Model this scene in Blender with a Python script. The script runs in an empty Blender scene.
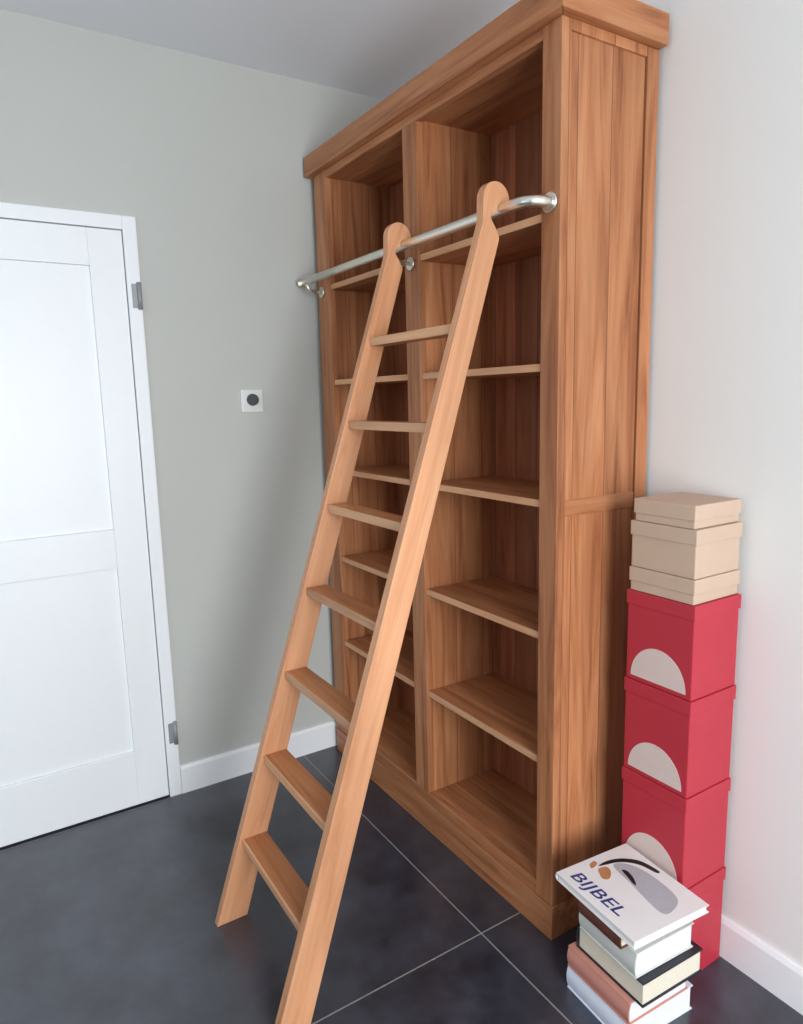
import bpy, bmesh, math, random
from mathutils import Vector, Matrix

random.seed(7)
SC = bpy.context.scene
COL = SC.collection

# ------------------------------------------------------------------ camera
cam_data = bpy.data.cameras.new('camera')
cam = bpy.data.objects.new('camera', cam_data)
COL.objects.link(cam)
cam.location = (1.24023, -1.23121, 1.49064)
cam.rotation_euler = (1.409074, 0.024087, 1.007628)
cam_data.sensor_fit = 'VERTICAL'
cam_data.sensor_height = 24.0
cam_data.lens = 694.775 * 24.0 / 1024.0
cam_data.clip_start = 0.02
SC.camera = cam

# ------------------------------------------------------------------ light
SC.view_settings.view_transform = 'Standard'
SC.view_settings.look = 'None'
SC.view_settings.gamma = 1.0
SC.view_settings.use_curve_mapping = False
SC.view_settings.exposure = 0.0
SC.cycles.use_denoising = True
SC.cycles.max_bounces = 10
SC.cycles.diffuse_bounces = 6

world = bpy.data.worlds.new('world')
SC.world = world
world.use_nodes = True
world.node_tree.nodes['Background'].inputs[0].default_value = (0.62, 0.78, 1.0, 1)
world.node_tree.nodes['Background'].inputs[1].default_value = 0.25


def area(name, loc, direction, sx, sy, power, color):
    d = bpy.data.lights.new(name, 'AREA')
    d.shape = 'RECTANGLE'
    d.size, d.size_y = sx, sy
    d.energy = power
    d.color = color
    o = bpy.data.objects.new(name, d)
    COL.objects.link(o)
    o.location = loc
    o.rotation_euler = Vector(direction).to_track_quat('-Z', 'Y').to_euler()
    return o


# daylight in the window of the right wall plus an added, unseen fill lamp behind the camera
area('window_daylight', (3.17, -1.00, 1.30), (-1, 0, -0.25), 1.3, 1.8, 112, (0.95, 0.98, 1.0))
area('added_rear_fill', (0.9, -3.52, 1.65), (0, 1, -0.05), 1.9, 1.25, 12, (0.84, 0.93, 1.0))


# ------------------------------------------------------------------ mesh helpers
def bm_box(bm, x0, x1, y0, y1, z0, z1, bev=0.0):
    vs = [bm.verts.new(p) for p in ((x0, y0, z0), (x1, y0, z0), (x1, y1, z0), (x0, y1, z0),
                                    (x0, y0, z1), (x1, y0, z1), (x1, y1, z1), (x0, y1, z1))]
    fs = [bm.faces.new([vs[i] for i in f]) for f in
          ((0, 3, 2, 1), (4, 5, 6, 7), (0, 1, 5, 4), (1, 2, 6, 5), (2, 3, 7, 6), (3, 0, 4, 7))]
    if bev > 0:
        es = list({e for f in fs for e in f.edges})
        bmesh.ops.bevel(bm, geom=es, offset=bev, segments=2, profile=0.6, affect='EDGES')
    return bm


def box(x0, x1, y0, y1, z0, z1, bev=0.0):
    return bm_box(bmesh.new(), x0, x1, y0, y1, z0, z1, bev)


def boxes(lst, bev=0.0):
    bm = bmesh.new()
    for b in lst:
        bm_box(bm, *b, bev)
    return bm


def prism(bm, pts, axis, a0, a1, bev=0.0):
    """Extrude a closed 2-D outline along one axis ('x': pts are y,z; 'y': x,z; 'z': x,y)."""
    def p3(p, a):
        return {'x': (a, p[0], p[1]), 'y': (p[0], a, p[1]), 'z': (p[0], p[1], a)}[axis]
    A = [bm.verts.new(p3(p, a0)) for p in pts]
    B = [bm.verts.new(p3(p, a1)) for p in pts]
    fs = [bm.faces.new(A[::-1]), bm.faces.new(B)]
    n = len(pts)
    for i in range(n):
        fs.append(bm.faces.new((A[i], A[(i + 1) % n], B[(i + 1) % n], B[i])))
    bmesh.ops.recalc_face_normals(bm, faces=fs)
    if bev > 0:
        es = [e for e in set(fs[0].edges) | set(fs[1].edges)]
        bmesh.ops.bevel(bm, geom=es, offset=bev, segments=2, profile=0.6, affect='EDGES')
    return bm


def tube(bm, path, r, seg=20, cap=True):
    path = [Vector(p) for p in path]
    rings = []
    up = Vector((0, 0, 1))
    for i, p in enumerate(path):
        t = (path[min(i + 1, len(path) - 1)] - path[max(i - 1, 0)]).normalized()
        if abs(t.dot(up)) > 0.98:
            a = Vector((1, 0, 0))
        else:
            a = up
        u = t.cross(a).normalized()
        v = u.cross(t).normalized()
        rr = r[i] if isinstance(r, (list, tuple)) else r
        rings.append([bm.verts.new(p + (u * math.cos(2 * math.pi * k / seg) + v * math.sin(2 * math.pi * k / seg)) * rr)
                      for k in range(seg)])
    fs = []
    for i in range(len(rings) - 1):
        for k in range(seg):
            fs.append(bm.faces.new((rings[i][k], rings[i][(k + 1) % seg], rings[i + 1][(k + 1) % seg], rings[i + 1][k])))
    for f in fs:
        f.smooth = True
    if cap:
        bm.faces.new(rings[0][::-1])
        bm.faces.new(rings[-1])
    bmesh.ops.recalc_face_normals(bm, faces=bm.faces[:])
    return bm


def origin_of(o):
    v = Vector((0, 0, 0))
    while o is not None:
        v = v + Vector(o.location)
        o = o.parent
    return v


def obj(name, bm, mat, parent=None, local=False):
    """Link one mesh object; the bmesh is in world coordinates unless local is set."""
    if parent is not None and not local:
        bmesh.ops.translate(bm, verts=bm.verts[:], vec=-origin_of(parent))
    me = bpy.data.meshes.new(name)
    bm.to_mesh(me)
    bm.free()
    if mat is not None:
        me.materials.append(mat)
    o = bpy.data.objects.new(name, me)
    COL.objects.link(o)
    o.parent = parent
    return o


def thing(name, label, cat, loc=(0, 0, 0), rz=0.0, group=None):
    o = bpy.data.objects.new(name, None)
    o.empty_display_size = 0.05
    COL.objects.link(o)
    o.location = loc
    o.rotation_euler = (0, 0, rz)
    o['label'] = label
    o['category'] = cat
    if group:
        o['group'] = group
    return o


def struct(name, bm, mat, parent=None):
    o = obj(name, bm, mat, parent)
    if parent is None:
        o['kind'] = 'structure'
    return o


def mesh_text(name, text, size, mat, parent, loc, rz=0.0, sx=1.0, shear=0.0, depth=0.0006, rx=0.0):
    cu = bpy.data.curves.new(name, 'FONT')
    cu.body = text
    cu.size = size
    cu.extrude = depth
    cu.shear = shear
    cu.offset = size * 0.004
    tmp = bpy.data.objects.new(name, cu)
    COL.objects.link(tmp)
    dg = bpy.context.evaluated_depsgraph_get()
    me = bpy.data.meshes.new_from_object(tmp.evaluated_get(dg))
    bpy.data.objects.remove(tmp)
    bpy.data.curves.remove(cu)
    me.materials.clear()
    me.materials.append(mat)
    o = bpy.data.objects.new(name, me)
    COL.objects.link(o)
    o.parent = parent
    o.location = loc
    o.rotation_euler = (rx, 0, rz)
    o.scale = (sx, 1, 1)
    return o


# ------------------------------------------------------------------ materials
def lin(c):
    return tuple((v / 255 / 12.92) if v / 255 <= 0.04045 else ((v / 255 + 0.055) / 1.055) ** 2.4 for v in c) + (1,)


def new_mat(name):
    m = bpy.data.materials.new(name)
    m.use_nodes = True
    nt = m.node_tree
    return m, nt, nt.nodes['Principled BSDF']


def plain(name, rgb, rough=0.6, metal=0.0, var=0.06, scale=30.0, bump=0.0):
    m, nt, b = new_mat(name)
    tc = nt.nodes.new('ShaderNodeTexCoord')
    nz = nt.nodes.new('ShaderNodeTexNoise')
    nz.inputs['Scale'].default_value = scale
    nz.inputs['Detail'].default_value = 4
    nt.links.new(tc.outputs['Object'], nz.inputs['Vector'])
    hs = nt.nodes.new('ShaderNodeMix')
    hs.data_type = 'RGBA'
    c = lin(rgb)
    hs.inputs['A'].default_value = tuple(v * (1 - var) for v in c[:3]) + (1,)
    hs.inputs['B'].default_value = tuple(min(1, v * (1 + var)) for v in c[:3]) + (1,)
    nt.links.new(nz.outputs['Fac'], hs.inputs['Factor'])
    nt.links.new(hs.outputs['Result'], b.inputs['Base Color'])
    b.inputs['Roughness'].default_value = rough
    b.inputs['Metallic'].default_value = metal
    if bump > 0:
        bp = nt.nodes.new('ShaderNodeBump')
        bp.inputs['Strength'].default_value = bump
        bp.inputs['Distance'].default_value = 0.002
        nt.links.new(nz.outputs['Fac'], bp.inputs['Height'])
        nt.links.new(bp.outputs['Normal'], b.inputs['Normal'])
    return m


def wood(name, grain, across, plank, dark, mid, light, rough=0.42, plank_var=0.16, joint=0.0):
    """Teak boards: grain runs along axis 'grain', boards of width 'plank' lie side by side along 'across'."""
    m, nt, b = new_mat(name)
    N, L = nt.nodes, nt.links
    tc = N.new('ShaderNodeTexCoord')
    oi = N.new('ShaderNodeObjectInfo')
    sep = N.new('ShaderNodeSeparateXYZ')
    L.new(tc.outputs['Object'], sep.inputs[0])

    def math_(op, a, bb=None):
        n = N.new('ShaderNodeMath')
        n.operation = op
        for i, v in enumerate((a, bb)):
            if v is None:
                continue
            if isinstance(v, (int, float)):
                n.inputs[i].default_value = v
            else:
                L.new(v, n.inputs[i])
        return n.outputs[0]

    q = math_('ADD', math_('DIVIDE', sep.outputs['XYZ'.index(across)], plank), math_('MULTIPLY', oi.outputs['Random'], 37.3))
    cell = math_('FLOOR', q)
    wn = N.new('ShaderNodeTexWhiteNoise')
    wn.noise_dimensions = '1D'
    L.new(cell, wn.inputs['W'])
    # grain coordinates, shifted board by board
    mp = N.new('ShaderNodeMapping')
    sc = [26.0, 26.0, 26.0]
    sc['XYZ'.index(grain)] = 1.7
    mp.inputs['Scale'].default_value = sc
    off = N.new('ShaderNodeCombineXYZ')
    sh = math_('MULTIPLY', wn.outputs['Value'], 19.0)
    rs = math_('MULTIPLY', oi.outputs['Random'], 53.0)
    L.new(math_('ADD', sh, rs), off.inputs['XYZ'.index(grain)])
    L.new(rs, off.inputs['XYZ'.index(across)])
    add = N.new('ShaderNodeVectorMath')
    add.operation = 'ADD'
    L.new(tc.outputs['Object'], add.inputs[0])
    L.new(off.outputs[0], add.inputs[1])
    L.new(add.outputs[0], mp.inputs['Vector'])
    nz = N.new('ShaderNodeTexNoise')
    nz.inputs['Scale'].default_value = 1.0
    nz.inputs['Detail'].default_value = 7
    nz.inputs['Roughness'].default_value = 0.62
    nz.inputs['Distortion'].default_value = 0.9
    L.new(mp.outputs[0], nz.inputs['Vector'])
    rp = N.new('ShaderNodeValToRGB')
    e = rp.color_ramp.elements
    e[0].position = 0.30
    e[0].color = lin(dark)
    e[1].position = 0.72
    e[1].color = lin(light)
    k = e.new(0.48)
    k.color = lin(mid)
    L.new(nz.outputs['Fac'], rp.inputs[0])
    # broad cloudy figure
    mp2 = N.new('ShaderNodeMapping')
    sc2 = [7.0, 7.0, 7.0]
    sc2['XYZ'.index(grain)] = 1.1
    mp2.inputs['Scale'].default_value = sc2
    L.new(add.outputs[0], mp2.inputs['Vector'])
    nz2 = N.new('ShaderNodeTexNoise')
    nz2.inputs['Scale'].default_value = 1.0
    nz2.inputs['Detail'].default_value = 3
    L.new(mp2.outputs[0], nz2.inputs['Vector'])
    val = math_('ADD', math_('MULTIPLY', wn.outputs['Value'], plank_var), 1.0 - plank_var * 0.5)
    val = math_('MULTIPLY', val, math_('ADD', math_('MULTIPLY', nz2.outputs['Fac'], 0.9), 0.55))
    val = math_('MULTIPLY', val, math_('ADD', math_('MULTIPLY', oi.outputs['Random'], 0.08), 0.96))
    if joint > 0:
        fr = math_('FRACT', q)
        edge = math_('MINIMUM', fr, math_('SUBTRACT', 1.0, fr))
        ln = math_('LESS_THAN', edge, joint / plank)
        val = math_('MULTIPLY', val, math_('SUBTRACT', 1.0, math_('MULTIPLY', ln, 0.45)))
    sclr = N.new('ShaderNodeVectorMath')
    sclr.operation = 'SCALE'
    L.new(rp.outputs['Color'], sclr.inputs[0])
    L.new(val, sclr.inputs['Scale'])
    L.new(sclr.outputs[0], b.inputs['Base Color'])
    b.inputs['Roughness'].default_value = rough
    b.inputs['Specular IOR Level'].default_value = 0.35
    bp = N.new('ShaderNodeBump')
    bp.inputs['Strength'].default_value = 0.12
    bp.inputs['Distance'].default_value = 0.001
    L.new(nz.outputs['Fac'], bp.inputs['Height'])
    L.new(bp.outputs['Normal'], b.inputs['Normal'])
    return m


TEAK = ((134, 79, 50), (172, 112, 74), (192, 136, 96))
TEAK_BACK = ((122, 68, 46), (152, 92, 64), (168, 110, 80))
LADDER = ((186, 126, 88), (206, 148, 108), (218, 164, 126))
W_vert_x = wood('teak_upright', 'Z', 'X', 0.11, *TEAK)
W_vert_y = wood('teak_side_boards', 'Z', 'Y', 0.115, *TEAK, plank_var=0.2, joint=0.0016)
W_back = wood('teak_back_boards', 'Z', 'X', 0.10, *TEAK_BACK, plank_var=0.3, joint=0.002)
W_horiz = wood('teak_horizontal', 'X', 'Z', 0.30, *TEAK)
W_shelf = wood('teak_shelf', 'X', 'Y', 0.11, *TEAK, plank_var=0.2)
W_horiz_y = wood('teak_side_rails', 'Y', 'Z', 0.30, *TEAK)
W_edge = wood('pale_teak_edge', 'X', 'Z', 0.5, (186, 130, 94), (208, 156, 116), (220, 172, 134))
W_lad_v = wood('oiled_teak_ladder_stile', 'Z', 'X', 0.5, *LADDER, rough=0.4)
W_lad_t = wood('oiled_teak_tread_shaded', 'X', 'Z', 0.5, (150, 92, 58), (182, 120, 78), (196, 136, 92), rough=0.36)  # darker than the stiles: shade on the treads is in the colour
M_steel = plain('brushed_steel', (232, 228, 218), 0.3, 1.0, 0.03)
M_white = plain('white_gloss_paint', (242, 245, 248), 0.4, 0, 0.01)
M_plate = plain('white_plastic', (226, 228, 226), 0.35, 0, 0.01)
M_dial = plain('dark_grey_plastic', (70, 72, 74), 0.4, 0, 0.03)
M_hinge = plain('dull_steel_hinge', (150, 152, 156), 0.45, 0.2, 0.05)
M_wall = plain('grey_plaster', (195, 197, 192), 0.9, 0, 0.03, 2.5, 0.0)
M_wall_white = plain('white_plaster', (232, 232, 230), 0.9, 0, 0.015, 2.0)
M_ceil = plain('white_ceiling_paint', (238, 241, 246), 0.92, 0, 0.01, 3.0)


def tile_floor():
    m, nt, b = new_mat('dark_slate_tile')
    N, L = nt.nodes, nt.links
    tc = N.new('ShaderNodeTexCoord')
    sep = N.new('ShaderNodeSeparateXYZ')
    L.new(tc.outputs['Object'], sep.inputs[0])

    def math_(op, a, bb=None):
        n = N.new('ShaderNodeMath')
        n.operation = op
        for i, v in enumerate((a, bb)):
            if v is None:
                continue
            if isinstance(v, (int, float)):
                n.inputs[i].default_value = v
            else:
                L.new(v, n.inputs[i])
        return n.outputs[0]
    T = 1.2
    qs = []
    masks = []
    for ax, o0 in (('X', -0.130), ('Y', -0.143)):
        q = math_('DIVIDE', math_('SUBTRACT', sep.outputs[ax], o0), T)
        qs.append(math_('FLOOR', q))
        f = math_('FRACT', q)
        e = math_('MINIMUM', f, math_('SUBTRACT', 1.0, f))
        masks.append(math_('LESS_THAN', e, 0.0022 / T))
    grout = math_('MAXIMUM', masks[0], masks[1])
    nz = N.new('ShaderNodeTexNoise')
    nz.inputs['Scale'].default_value = 6.0
    nz.inputs['Detail'].default_value = 8
    nz.inputs['Roughness'].default_value = 0.65
    L.new(tc.outputs['Object'], nz.inputs['Vector'])
    rp = N.new('ShaderNodeValToRGB')
    rp.color_ramp.elements[0].position = 0.3
    rp.color_ramp.elements[0].color = lin((29, 31, 40))
    rp.color_ramp.elements[1].position = 0.72
    rp.color_ramp.elements[1].color = lin((68, 72, 86))
    L.new(nz.outputs['Fac'], rp.inputs[0])
    mx = N.new('ShaderNodeMix')
    mx.data_type = 'RGBA'
    L.new(grout, mx.inputs['Factor'])
    L.new(rp.outputs['Color'], mx.inputs['A'])
    mx.inputs['B'].default_value = lin((138, 136, 132))
    L.new(mx.outputs['Result'], b.inputs['Base Color'])
    rr = math_('ADD', math_('MULTIPLY', nz.outputs['Fac'], 0.14), 0.24)
    L.new(math_('ADD', rr, math_('MULTIPLY', grout, 0.4)), b.inputs['Roughness'])
    b.inputs['IOR'].default_value = 1.65
    b.inputs['Specular IOR Level'].default_value = 0.7
    bp = N.new('ShaderNodeBump')
    bp.inputs['Strength'].default_value = 0.25
    bp.inputs['Distance'].default_value = 0.0012
    L.new(math_('SUBTRACT', nz.outputs['Fac'], math_('MULTIPLY', grout, 0.5)), bp.inputs['Height'])
    L.new(bp.outputs['Normal'], b.inputs['Normal'])
    return m


M_floor = tile_floor()

# ------------------------------------------------------------------ room
XL, XR, YB, YF, ZC = -1.3445, 3.25, 0.348, -3.6, 2.680
DY0, DY1, DZ = -1.56, -0.655, 2.12          # outer edges of the door casing in the left wall
struct('floor', box(XL - 0.15, XR + 0.15, YF - 0.15, YB + 0.15, -0.08, 0.0), M_floor)
struct('ceiling', box(XL - 0.15, XR + 0.15, YF - 0.15, YB + 0.15, ZC, ZC + 0.1), M_ceil)
struct('wall_left', boxes([
    (XL - 0.12, XL, DY1 - 0.04, YB + 0.12, 0, ZC), (XL - 0.12, XL, YF - 0.12, DY0 + 0.04, 0, ZC),
    (XL - 0.12, XL, DY0 + 0.04, DY1 - 0.04, DZ - 0.04, ZC)]), M_wall)
struct('wall_back', box(XL, XR, YB, YB + 0.12, 0, ZC), M_wall_white)
WY0, WY1, WZ0, WZ1 = -1.72, -0.28, 0.34, 2.26
struct('wall_right', boxes([
    (XR, XR + 0.12, YF - 0.12, WY0, 0, ZC), (XR, XR + 0.12, WY1, YB + 0.12, 0, ZC),
    (XR, XR + 0.12, WY0, WY1, 0, WZ0), (XR, XR + 0.12, WY0, WY1, WZ1, ZC)]), M_wall)
struct('wall_front', boxes([
    (XL, -0.1, YF - 0.12, YF, 0, ZC), (1.9, XR, YF - 0.12, YF, 0, ZC), (-0.1, 1.9, YF - 0.12, YF, 2.32, ZC), (-0.1, 1.9, YF - 0.12, YF, 0, 0.98)]), M_wall)
win = struct('window_1', boxes([
    (XR + 0.02, XR + 0.08, WY0, WY0 + 0.05, WZ0, WZ1), (XR + 0.02, XR + 0.08, WY1 - 0.05, WY1, WZ0, WZ1),
    (XR + 0.02, XR + 0.08, WY0, WY1, WZ0, WZ0 + 0.05), (XR + 0.02, XR + 0.08, WY0, WY1, WZ1 - 0.05, WZ1)], 0.003), M_white)
struct('window_sill', box(XR - 0.12, XR, WY0 - 0.04, WY1 + 0.04, WZ0 - 0.03, WZ0, 0.004), M_white, win)
struct('added_rear_window', boxes([  # unseen window, added as an opening for the rear fill light
    (-0.1, -0.04, YF - 0.1, YF - 0.03, 0.98, 2.32), (1.84, 1.9, YF - 0.1, YF - 0.03, 0.98, 2.32),
    (0.87, 0.93, YF - 0.1, YF - 0.03, 0.98, 2.32), (-0.1, 1.9, YF - 0.1, YF - 0.03, 2.25, 2.32),
    (-0.1, 1.9, YF - 0.1, YF - 0.03, 0.98, 1.05)], 0.003), M_white)


def base_profile(d=0.013, h=0.112):
    return [(0, 0), (d, 0), (d, h - 0.012), (d - 0.005, h), (0, h)]


bm = bmesh.new()
prism(bm, [(XL + a, b) for a, b in base_profile()], 'y', DY1 + 0.001, YB)
struct('baseboard_left', bm, M_white)
bm = bmesh.new()
prism(bm, [(YB - a, b) for a, b in base_profile()], 'x', 0.0, XR)
struct('baseboard_back', bm, M_white)

# the white door at the photo's edge: casing, leaf with recessed panels, hinges, handle
cas = 0.045
door = struct('door_1', boxes([
    (XL - 0.12, XL + 0.012, DY1 - cas, DY1, 0, DZ), (XL - 0.12, XL + 0.012, DY0, DY0 + cas, 0, DZ),
    (XL - 0.12, XL + 0.012, DY0 + cas, DY1 - cas, DZ - cas, DZ)], 0.003), M_white)
ly0, ly1, lz0, lz1 = DY0 + cas + 0.003, DY1 - cas - 0.003, 0.008, DZ - cas - 0.003
lx1 = XL + 0.006
st = 0.11
leaf = struct('door_leaf', boxes([
    (lx1 - 0.04, lx1, ly0, ly0 + st, lz0, lz1), (lx1 - 0.04, lx1, ly1 - st, ly1, lz0, lz1),
    (lx1 - 0.04, lx1, ly0 + st, ly1 - st, lz0, 0.22), (lx1 - 0.04, lx1, ly0 + st, ly1 - st, 0.92, 1.06),
    (lx1 - 0.04, lx1, ly0 + st, ly1 - st, lz1 - 0.12, lz1),
    (lx1 - 0.03, lx1 - 0.010, ly0 + st, ly1 - st, 0.22, 0.92),
    (lx1 - 0.03, lx1 - 0.010, ly0 + st, ly1 - st, 1.06, lz1 - 0.12)], 0.0025), M_white, door)
for hz in (0.257, 1.86):
    bm = bmesh.new()
    tube(bm, [(XL + 0.018, DY1 - 0.008, hz - 0.045), (XL + 0.018, DY1 - 0.008, hz + 0.045)], 0.008, 14)
    bm_box(bm, XL + 0.0125, XL + 0.016, DY1 - 0.032, DY1 - 0.001, hz - 0.04, hz + 0.04, 0.001)
    h = struct('door_hinge', bm, M_hinge, door)
    h['label'] = 'dull grey steel hinge'
bm = bmesh.new()
tube(bm, [(lx1, ly0 + 0.06, 1.04), (lx1 + 0.05, ly0 + 0.06, 1.04), (lx1 + 0.055, ly0 + 0.075, 1.04), (lx1 + 0.055, ly0 + 0.18, 1.04)], 0.008, 14)
bm_box(bm, lx1, lx1 + 0.006, ly0 + 0.04, ly0 + 0.08, 0.95, 1.12, 0.002)
struct('door_handle', bm, M_steel, door)

# wall switch with a round dark centre
sw = thing('wall_switch', 'small square white wall switch with a round dark centre on the grey wall', 'switch', (XL, -0.279, 1.496))
bm = box(XL, XL + 0.009, -0.322, -0.236, 1.453, 1.539, 0.003)
obj('cover_plate', bm, M_plate, sw)
bm = boxes([(XL + 0.009, XL + 0.0115, -0.310, -0.248, 1.465, 1.527)], 0.001)
obj('inner_frame', bm, M_plate, sw)
bm = bmesh.new()
tube(bm, [(XL + 0.0115, -0.279, 1.500), (XL + 0.026, -0.279, 1.500), (XL + 0.028, -0.279, 1.500)], [0.023, 0.021, 0.018], 24)
o = obj('dial', bm, M_dial, sw)
o['label'] = 'dark grey round dial'

# ------------------------------------------------------------------ bookcase
W, D, ZCB, ZT = 1.298, 0.333, 2.327, 2.400
ST = 0.0625                                   # right stile width
DX0, DX1 = -0.672, -0.5955                    # divider
LX = -1.200                                   # left stile's inner edge
IR, IL = -0.030, -1.214                       # inner faces of the side boards
ZBOT, ZTOPIN = 0.145, 2.300
YBK = 0.287                                   # front face of the back boards
bc = thing('bookcase', 'tall teak bookcase with two columns of empty shelves against the grey wall', 'bookcase', (-W / 2, 0, 0))

obj('plinth', boxes([(-W, 0, 0.000, 0.022, 0, 0.100), (-W, -W + 0.022, 0.023, D, 0, 0.100), (-0.022, 0, 0.023, D, 0, 0.100)], 0.003), W_horiz, bc)
obj('groove_strip', box(-W + 0.005, -0.005, 0.007, 0.024, 0.0995, 0.1085), W_horiz, bc)
obj('bottom_rail', boxes([(LX - 0.004, -ST + 0.004, 0.0025, 0.024, 0.1085, ZBOT)], 0.004), W_horiz, bc)
obj('bottom_board', box(IL, IR, 0.023, YBK, ZBOT - 0.022, ZBOT, 0.001), W_shelf, bc)
obj('stile', box(-ST, -0.0005, 0, 0.024, 0.1085, ZCB, 0.002), W_vert_x, bc)
obj('stile', box(-W + 0.0005, LX, 0, 0.024, 0.1085, ZCB, 0.002), W_vert_x, bc)
obj('stile', box(DX0, DX1, 0.0, 0.024, ZBOT + 0.0005, ZTOPIN, 0.002), W_vert_x, bc)
obj('top_rail', boxes([(LX, -ST, 0.001, 0.024, ZTOPIN, ZCB)], 0.002), W_horiz, bc)
obj('divider', box(DX0 + 0.0006, DX1 - 0.0006, 0.0245, YBK, ZBOT, ZTOPIN + 0.01, 0.001), W_vert_y, bc)
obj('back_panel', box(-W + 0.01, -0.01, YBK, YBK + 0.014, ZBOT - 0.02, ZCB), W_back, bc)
obj('top_board', box(IL, IR, 0.025, YBK, ZTOPIN + 0.004, ZCB, 0.001), W_shelf, bc)
# inner side boards (what one sees inside the two columns)
obj('inner_side', box(IR - 0.0, -0.0135, 0.0245, YBK, ZBOT - 0.02, ZCB), W_vert_y, bc)
obj('inner_side', box(-W + 0.0135, IL, 0.0245, YBK, ZBOT - 0.02, ZCB), W_vert_y, bc)
# outer side frames with recessed boards
for s in (1, -1):
    xo = 0.0 if s > 0 else -W
    def X(a):                                  # a = distance inward from the outer face
        return xo - s * a
    def bx(a0, a1, y0, y1, z0, z1):
        x0, x1 = sorted((X(a0), X(a1)))
        return (x0, x1, y0, y1, z0, z1)
    fr = obj('side_frame', boxes([bx(0, 0.013, 0.0245, 0.030, 0.1015, ZCB), bx(0, 0.013, D - 0.045, D, 0.1015, ZCB),
                                  bx(0, 0.013, 0.030, D - 0.045, 2.303, ZCB), bx(0, 0.013, 0.030, D - 0.045, 0.1015, 0.16)], 0.0015), W_vert_y, bc)
    sp = obj('side_panel', box(*bx(0.0062, 0.0130, 0.029, D - 0.044, 0.159, 2.304)), W_vert_y, bc)
    obj('middle_rail', box(*bx(0.0035, 0.0065, 0.030, D - 0.045, 1.186, 1.228), 0.001), W_horiz_y, fr)
# cornice: a deep flat mitred board all round
ov = 0.025
bm = bmesh.new()
prism(bm, [(-W - ov, -ov), (ov, -ov), (-0.06, 0.06), (-W + 0.06, 0.06)], 'z', ZCB + 0.001, ZT, 0.003)
cor = obj('cornice', bm, W_horiz, bc)
bm = bmesh.new()
prism(bm, [(ov, -ov), (ov, D), (-0.06, D), (-0.06, 0.06)], 'z', ZCB + 0.001, ZT, 0.003)
obj('cornice_return', bm, W_horiz_y, cor)
bm = bmesh.new()
prism(bm, [(-W - ov, -ov), (-W + 0.06, 0.06), (-W + 0.06, D), (-W - ov, D)], 'z', ZCB + 0.001, ZT, 0.003)
obj('cornice_return', bm, W_horiz_y, cor)
obj('cornice_lid', box(-W + 0.061, -0.061, 0.061, D, ZT - 0.02, ZT - 0.001), W_shelf, cor)
# shelves: five in each column
zs = (0.517, 0.871, 1.225, 1.568, 1.922)
for w, x0 in ((-ST - DX1 - 0.0004, DX1 + 0.0002), (DX0 - LX - 0.0004, LX + 0.0002)):
    sh = obj('shelf', box(0, w, 0.006, YBK - 0.006, -0.019, 0.0, 0.001), W_shelf, bc, local=True)
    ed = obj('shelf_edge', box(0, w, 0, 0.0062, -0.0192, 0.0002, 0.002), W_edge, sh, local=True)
    ed['label'] = 'pale strip for the lit front edge'
    for i, z in enumerate(zs):
        c = sh
        if i:
            c = sh.copy()
            COL.objects.link(c)
            e = ed.copy()
            COL.objects.link(e)
            c.parent, e.parent = bc, c
        c.location = (x0 + W / 2, 0.006, z)

# the steel ladder rail along the bookcase front
RY, RZ, RR = -0.064, 1.938, 0.0135
path = []
for k in range(9):
    a = math.radians(90 * k / 8)
    path.append((-0.031 - 0.045 * (1 - math.cos(a)), RY + 0.045 - 0.045 * math.sin(a), RZ))
path = [(-0.031, -0.002, RZ)] + path + [(-0.5, RY, RZ), (-0.9, RY, RZ), (-1.308, RY, RZ)]
bm = bmesh.new()
tube(bm, path, RR, 20)
rail = obj('ladder_rail', bm, M_steel, bc)
rail['label'] = 'round brushed steel rail'
bm = bmesh.new()
tube(bm, [(-0.031, 0.0, RZ), (-0.031, -0.006, RZ), (-0.031, -0.008, RZ)], [0.024, 0.024, 0.021], 24)
obj('rail_flange', bm, M_steel, rail)
bm = bmesh.new()
tube(bm, [(-1.308, RY, RZ), (-1.314, RY, RZ)], [0.0165, 0.0150], 20)
obj('rail_end_cap', bm, M_steel, rail)
for bxx in (-1.258, -0.633):
    bm = bmesh.new()
    tube(bm, [(bxx, -0.0005, RZ - 0.038), (bxx, -0.007, RZ - 0.038), (bxx, -0.009, RZ - 0.038)], [0.020, 0.020, 0.017], 20)
    pts = [(bxx, -0.008, RZ - 0.038)]
    for k in range(9):
        a = math.radians(90 * k / 8)
        pts.append((bxx, -0.030 + (RY + 0.030) * math.sin(a), RZ - 0.038 + 0.022 * (1 - math.cos(a))))
    pts.append((bxx, RY, RZ - RR + 0.002))
    tube(bm, pts, 0.0065, 14)
    obj('rail_bracket', bm, M_steel, rail)

# ------------------------------------------------------------------ ladder
LF = lambda z: -0.758 + 0.3330 * z            # front edge of the stiles
LR = lambda z: -0.668 + 0.3185 * z            # rear edge
lad = thing('library_ladder', 'light teak library ladder with seven treads leaning on the steel rail', 'ladder', (-0.3635, -0.717, 0))


def stile_outline():
    pts = [(LF(0), 0.0), (LR(0), 0.0), (LR(1.868), 1.868), (-0.0742, 1.876)]
    pts += [(-0.086, 1.896), (-0.0965, 1.911), (-0.0990, 1.921)]
    # notch that rests on the rail, open to the rear
    r = RR + 0.0006
    for k in range(0, 13):
        a = math.radians(205 - 180 * k / 12)
        pts.append((RY + r * math.cos(a), RZ + r * math.sin(a)))
    # rounded head
    cy, cz, rh = -0.0815, 1.9600, 0.0405
    for k in range(0, 17):
        a = math.radians(-18 + 195 * k / 16)
        pts.append((cy + rh * math.cos(a), cz + rh * math.sin(a)))
    pts.append((LF(1.905), 1.905))
    return pts


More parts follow.
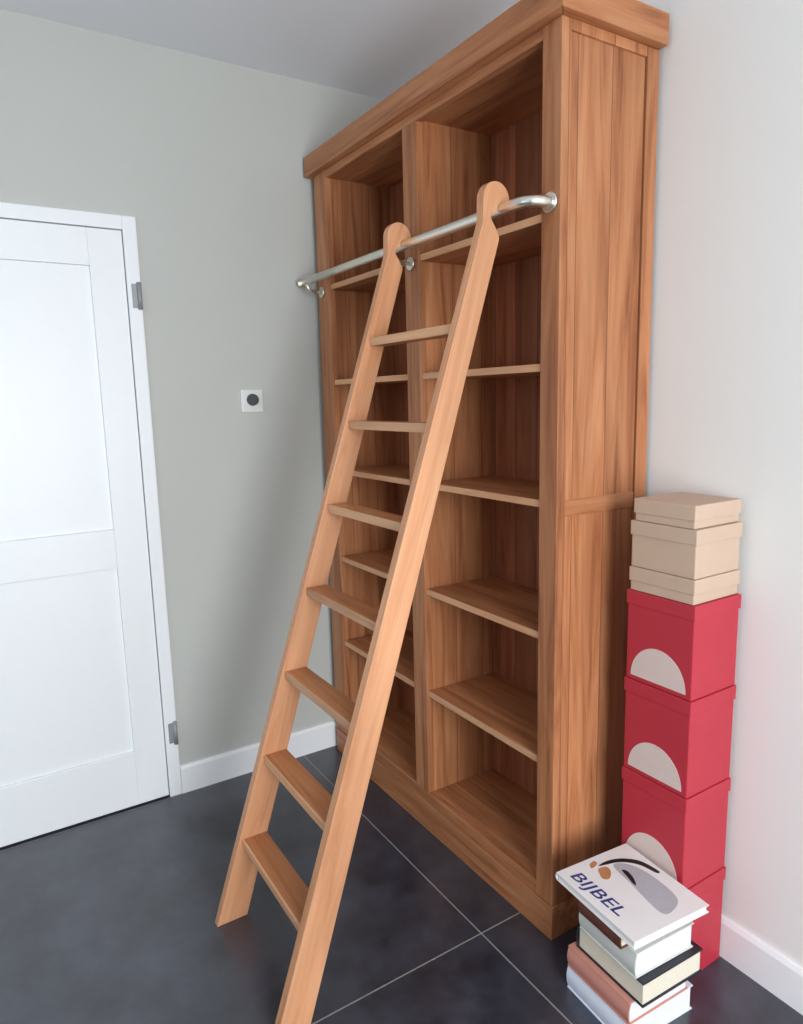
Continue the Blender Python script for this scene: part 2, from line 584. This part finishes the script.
for x0 in (-0.597, -0.157):
    bm = bmesh.new()
    prism(bm, stile_outline(), 'x', x0, x0 + 0.027, 0.0025)
    # lean the object's own frame so that the grain follows the board
    o = obj('stile', bm, W_lad_v, lad)
    ang = math.atan(0.3255)
    Rm = Matrix.Rotation(-ang, 4, 'X')
    o.data.transform(Rm.inverted())
    o.rotation_euler = Rm.to_euler()
tz = [0.2425 + 0.2375 * k for k in range(7)]
for i, z in enumerate(tz):
    y0, y1 = LF(z) + 0.008, LR(z) - 0.004
    if i == 0:
        d0 = y1 - y0
        tread = obj('tread', box(-0.2065, 0.2065, 0.006, d0, -0.023, 0, 0.001), W_lad_t, lad, local=True)
        lit_edge = obj('tread_lit_edge', box(-0.2065, 0.2065, 0, 0.0062, -0.0233, 0.0003, 0.002), W_edge, tread, local=True)  # paler strip puts the lit front edge of the tread into colour
        lit_edge['label'] = 'pale strip for the lit front edge'
        c = tread
    else:
        c = tread.copy()
        COL.objects.link(c)
        n = lit_edge.copy()
        COL.objects.link(n)
        c.parent, n.parent = lad, c
        c.scale = (1, (y1 - y0) / d0, 1)
    c.location = Vector((-0.3635, y0, z)) - Vector(lad.location)

# ------------------------------------------------------------------ pile of books on the floor
M_page = plain('cream_pages', (222, 214, 196), 0.85, 0, 0.08, 140.0)
M_page_w = plain('white_pages', (230, 230, 232), 0.85, 0, 0.05, 140.0)
M_ink = plain('blue_ink', (38, 48, 120), 0.5, 0, 0.02)
M_black = plain('black_ink', (18, 18, 20), 0.5, 0, 0.02)
M_orange = plain('orange_brown_print', (190, 130, 88), 0.5, 0, 0.15, 60)
M_greyp = plain('grey_print', (176, 176, 184), 0.5, 0, 0.1, 60)


def book(label, loc, w, d, h, rz, cover_rgb, pages, spine='-y', board=0.0028, group='pile of books beside the bookcase'):
    """A closed book lying flat; spine on '-y' (towards the room) or '-x' (towards the bookcase)."""
    r = thing('book', label, 'book', loc, rz, group)
    M_c = plain('book_cover', cover_rgb, 0.45, 0, 0.03, 25)
    bm = bmesh.new()
    bm_box(bm, 0, w, 0, d, 0, board, 0.0008)
    bm_box(bm, 0, w, 0, d, h - board, h, 0.0008)
    n = 8
    if spine == '-y':
        out = [(0.004 - 0.007 * math.sin(math.pi * k / n), h * k / n) for k in range(n + 1)]
        inn = [(y + 0.003, min(max(z, board), h - board)) for y, z in out][::-1]
        prism(bm, out + inn, 'x', 0, w)
        pg = box(0.004, w - 0.004, 0.006, d - 0.004, board, h - board, 0.0006)
    else:
        out = [(0.004 - 0.007 * math.sin(math.pi * k / n), h * k / n) for k in range(n + 1)]
        inn = [(y + 0.003, min(max(z, board), h - board)) for y, z in out][::-1]
        prism(bm, out + inn, 'y', 0, d)
        pg = box(0.006, w - 0.004, 0.004, d - 0.004, board, h - board, 0.0006)
    cv = obj('cover', bm, M_c, r, local=True)
    obj('page_block', pg, pages, r, local=True)
    return r, cv


R = math.radians
book('thick pale blue-white book lying on the floor, lowest of the pile', (0.132, -0.074, 0.0), 0.20, 0.22, 0.066, R(-4), (226, 232, 248), M_page_w, '-y')
book('book with a pinkish tan cover lying second from the floor in the pile', (0.137, -0.078, 0.067), 0.20, 0.20, 0.058, R(-3), (206, 142, 128), M_page_w, '-y')
book('black covered book with cream pages in the middle of the pile', (0.152, -0.064, 0.126), 0.21, 0.20, 0.062, R(-3), (34, 34, 44), M_page, '-x', 0.004)
book('white book with a grey cover under the thin brown book', (0.164, -0.068, 0.189), 0.18, 0.19, 0.064, R(-4), (214, 216, 214), M_page_w, '-y')
book('thin dark brown book under the white topmost book of the pile', (0.182, -0.090, 0.254), 0.135, 0.19, 0.040, R(-4), (104, 60, 50), M_page, '-y')
top, cov = book('large white book with blue lettering, topmost of the pile', (0.106, -0.092, 0.295), 0.26, 0.235, 0.020, R(-5), (232, 230, 230), M_page_w, '-x')
tz0 = 0.020
mesh_text('title', 'BIJBEL', 0.047, M_ink, top, (0.024, 0.020, tz0), R(2), 1.32, 0.15)


def smooth(pts, n=6):
    """Closed Catmull-Rom outline through the given points."""
    out = []
    m = len(pts)
    for i in range(m):
        p0, p1, p2, p3 = (Vector(pts[(i + k - 1) % m]) for k in range(4))
        for k in range(n):
            t = k / n
            out.append(tuple(0.5 * ((2 * p1) + (p2 - p0) * t + (2 * p0 - 5 * p1 + 4 * p2 - p3) * t * t + (3 * p1 - p0 - 3 * p2 + p3) * t ** 3)))
    return out


bm = bmesh.new()
prism(bm, smooth([(0.050, 0.142), (0.124, 0.130), (0.222, 0.118), (0.232, 0.150), (0.205, 0.190), (0.120, 0.196), (0.066, 0.178)]), 'z', tz0, tz0 + 0.0002)
obj('printed_field', bm, M_greyp, cov, local=True)
bm = bmesh.new()
prism(bm, smooth([(0.034, 0.108), (0.030, 0.132), (0.034, 0.162), (0.048, 0.190), (0.074, 0.214), (0.120, 0.224), (0.122, 0.214), (0.084, 0.202),
                  (0.060, 0.182), (0.046, 0.158), (0.040, 0.132)]), 'z', tz0, tz0 + 0.0006)
prism(bm, smooth([(0.074, 0.147), (0.082, 0.156), (0.106, 0.152), (0.130, 0.138), (0.122, 0.135), (0.098, 0.141)]), 'z', tz0, tz0 + 0.0005)
obj('printed_stroke', bm, M_black, cov, local=True)
bm = bmesh.new()
prism(bm, smooth([(0.042, 0.100), (0.046, 0.122), (0.064, 0.120), (0.082, 0.098), (0.074, 0.084), (0.056, 0.090)]), 'z', tz0, tz0 + 0.0004)
prism(bm, smooth([(0.018, 0.094), (0.014, 0.110), (0.024, 0.112), (0.032, 0.096), (0.030, 0.086)]), 'z', tz0, tz0 + 0.0004)
obj('printed_figure', bm, M_orange, cov, local=True)

# ------------------------------------------------------------------ stacked boxes between bookcase and wall
M_red = plain('red_cardboard', (182, 46, 62), 0.5, 0, 0.08, 12)
M_beige = plain('beige_cardboard', (196, 170, 150), 0.7, 0, 0.06, 20)
M_label = plain('pale_print', (214, 196, 190), 0.55, 0, 0.05, 30)


def carton(name, label, loc, w, d, h, mat, group, printed):
    r = thing(name, label, 'box', loc, 0, group)
    body = boxes([(0, w, 0, d, 0, h - 0.034)], 0.003)
    obj('body', body, mat, r, local=True)
    lid = boxes([(-0.003, w + 0.003, -0.003, d + 0.003, h - 0.036, h)], 0.0025)
    obj('lid', lid, mat, r, local=True)
    if printed:
        bm = bmesh.new()
        n = 20
        pts = [(0.030 + 0.03 * 0, 0.012)]
        pts = [(0.095 - 0.080 * math.cos(math.pi * k / n), 0.012 + 0.088 * math.sin(math.pi * k / n)) for k in range(n + 1)]
        prism(bm, pts, 'y', -0.0008, 0.0)
        o = obj('printed_patch', bm, M_label, r, local=True)
        o['label'] = 'pale half-round print'
    return r


bx0, by0 = 0.100, 0.154
carton('storage_box', 'red box on the floor, lowest of the red boxes beside the bookcase', (bx0, by0, 0.0), 0.19, 0.175, 0.268, M_red, 'red boxes beside the bookcase', True)
carton('storage_box', 'red box just above the topmost white book, second from the floor', (bx0, by0, 0.269), 0.19, 0.175, 0.250, M_red, 'red boxes beside the bookcase', True)
carton('storage_box', 'red box in the middle of the stack, third from the floor', (bx0, by0, 0.520), 0.19, 0.175, 0.248, M_red, 'red boxes beside the bookcase', True)
carton('storage_box', 'uppermost red box, directly under the beige boxes', (bx0, by0, 0.769), 0.19, 0.175, 0.233, M_red, 'red boxes beside the bookcase', True)
carton('storage_box', 'flat beige box lying directly on the uppermost red box', (bx0 + 0.006, by0, 1.003), 0.18, 0.17, 0.060, M_beige, 'beige boxes on the red stack', False)
carton('storage_box', 'deeper beige box between the two flat beige boxes', (bx0 + 0.006, by0, 1.064), 0.18, 0.17, 0.116, M_beige, 'beige boxes on the red stack', False)
carton('storage_box', 'flat beige box on the very top of the red stack', (bx0 + 0.016, by0 - 0.002, 1.181), 0.165, 0.17, 0.055, M_beige, 'beige boxes on the red stack', False)
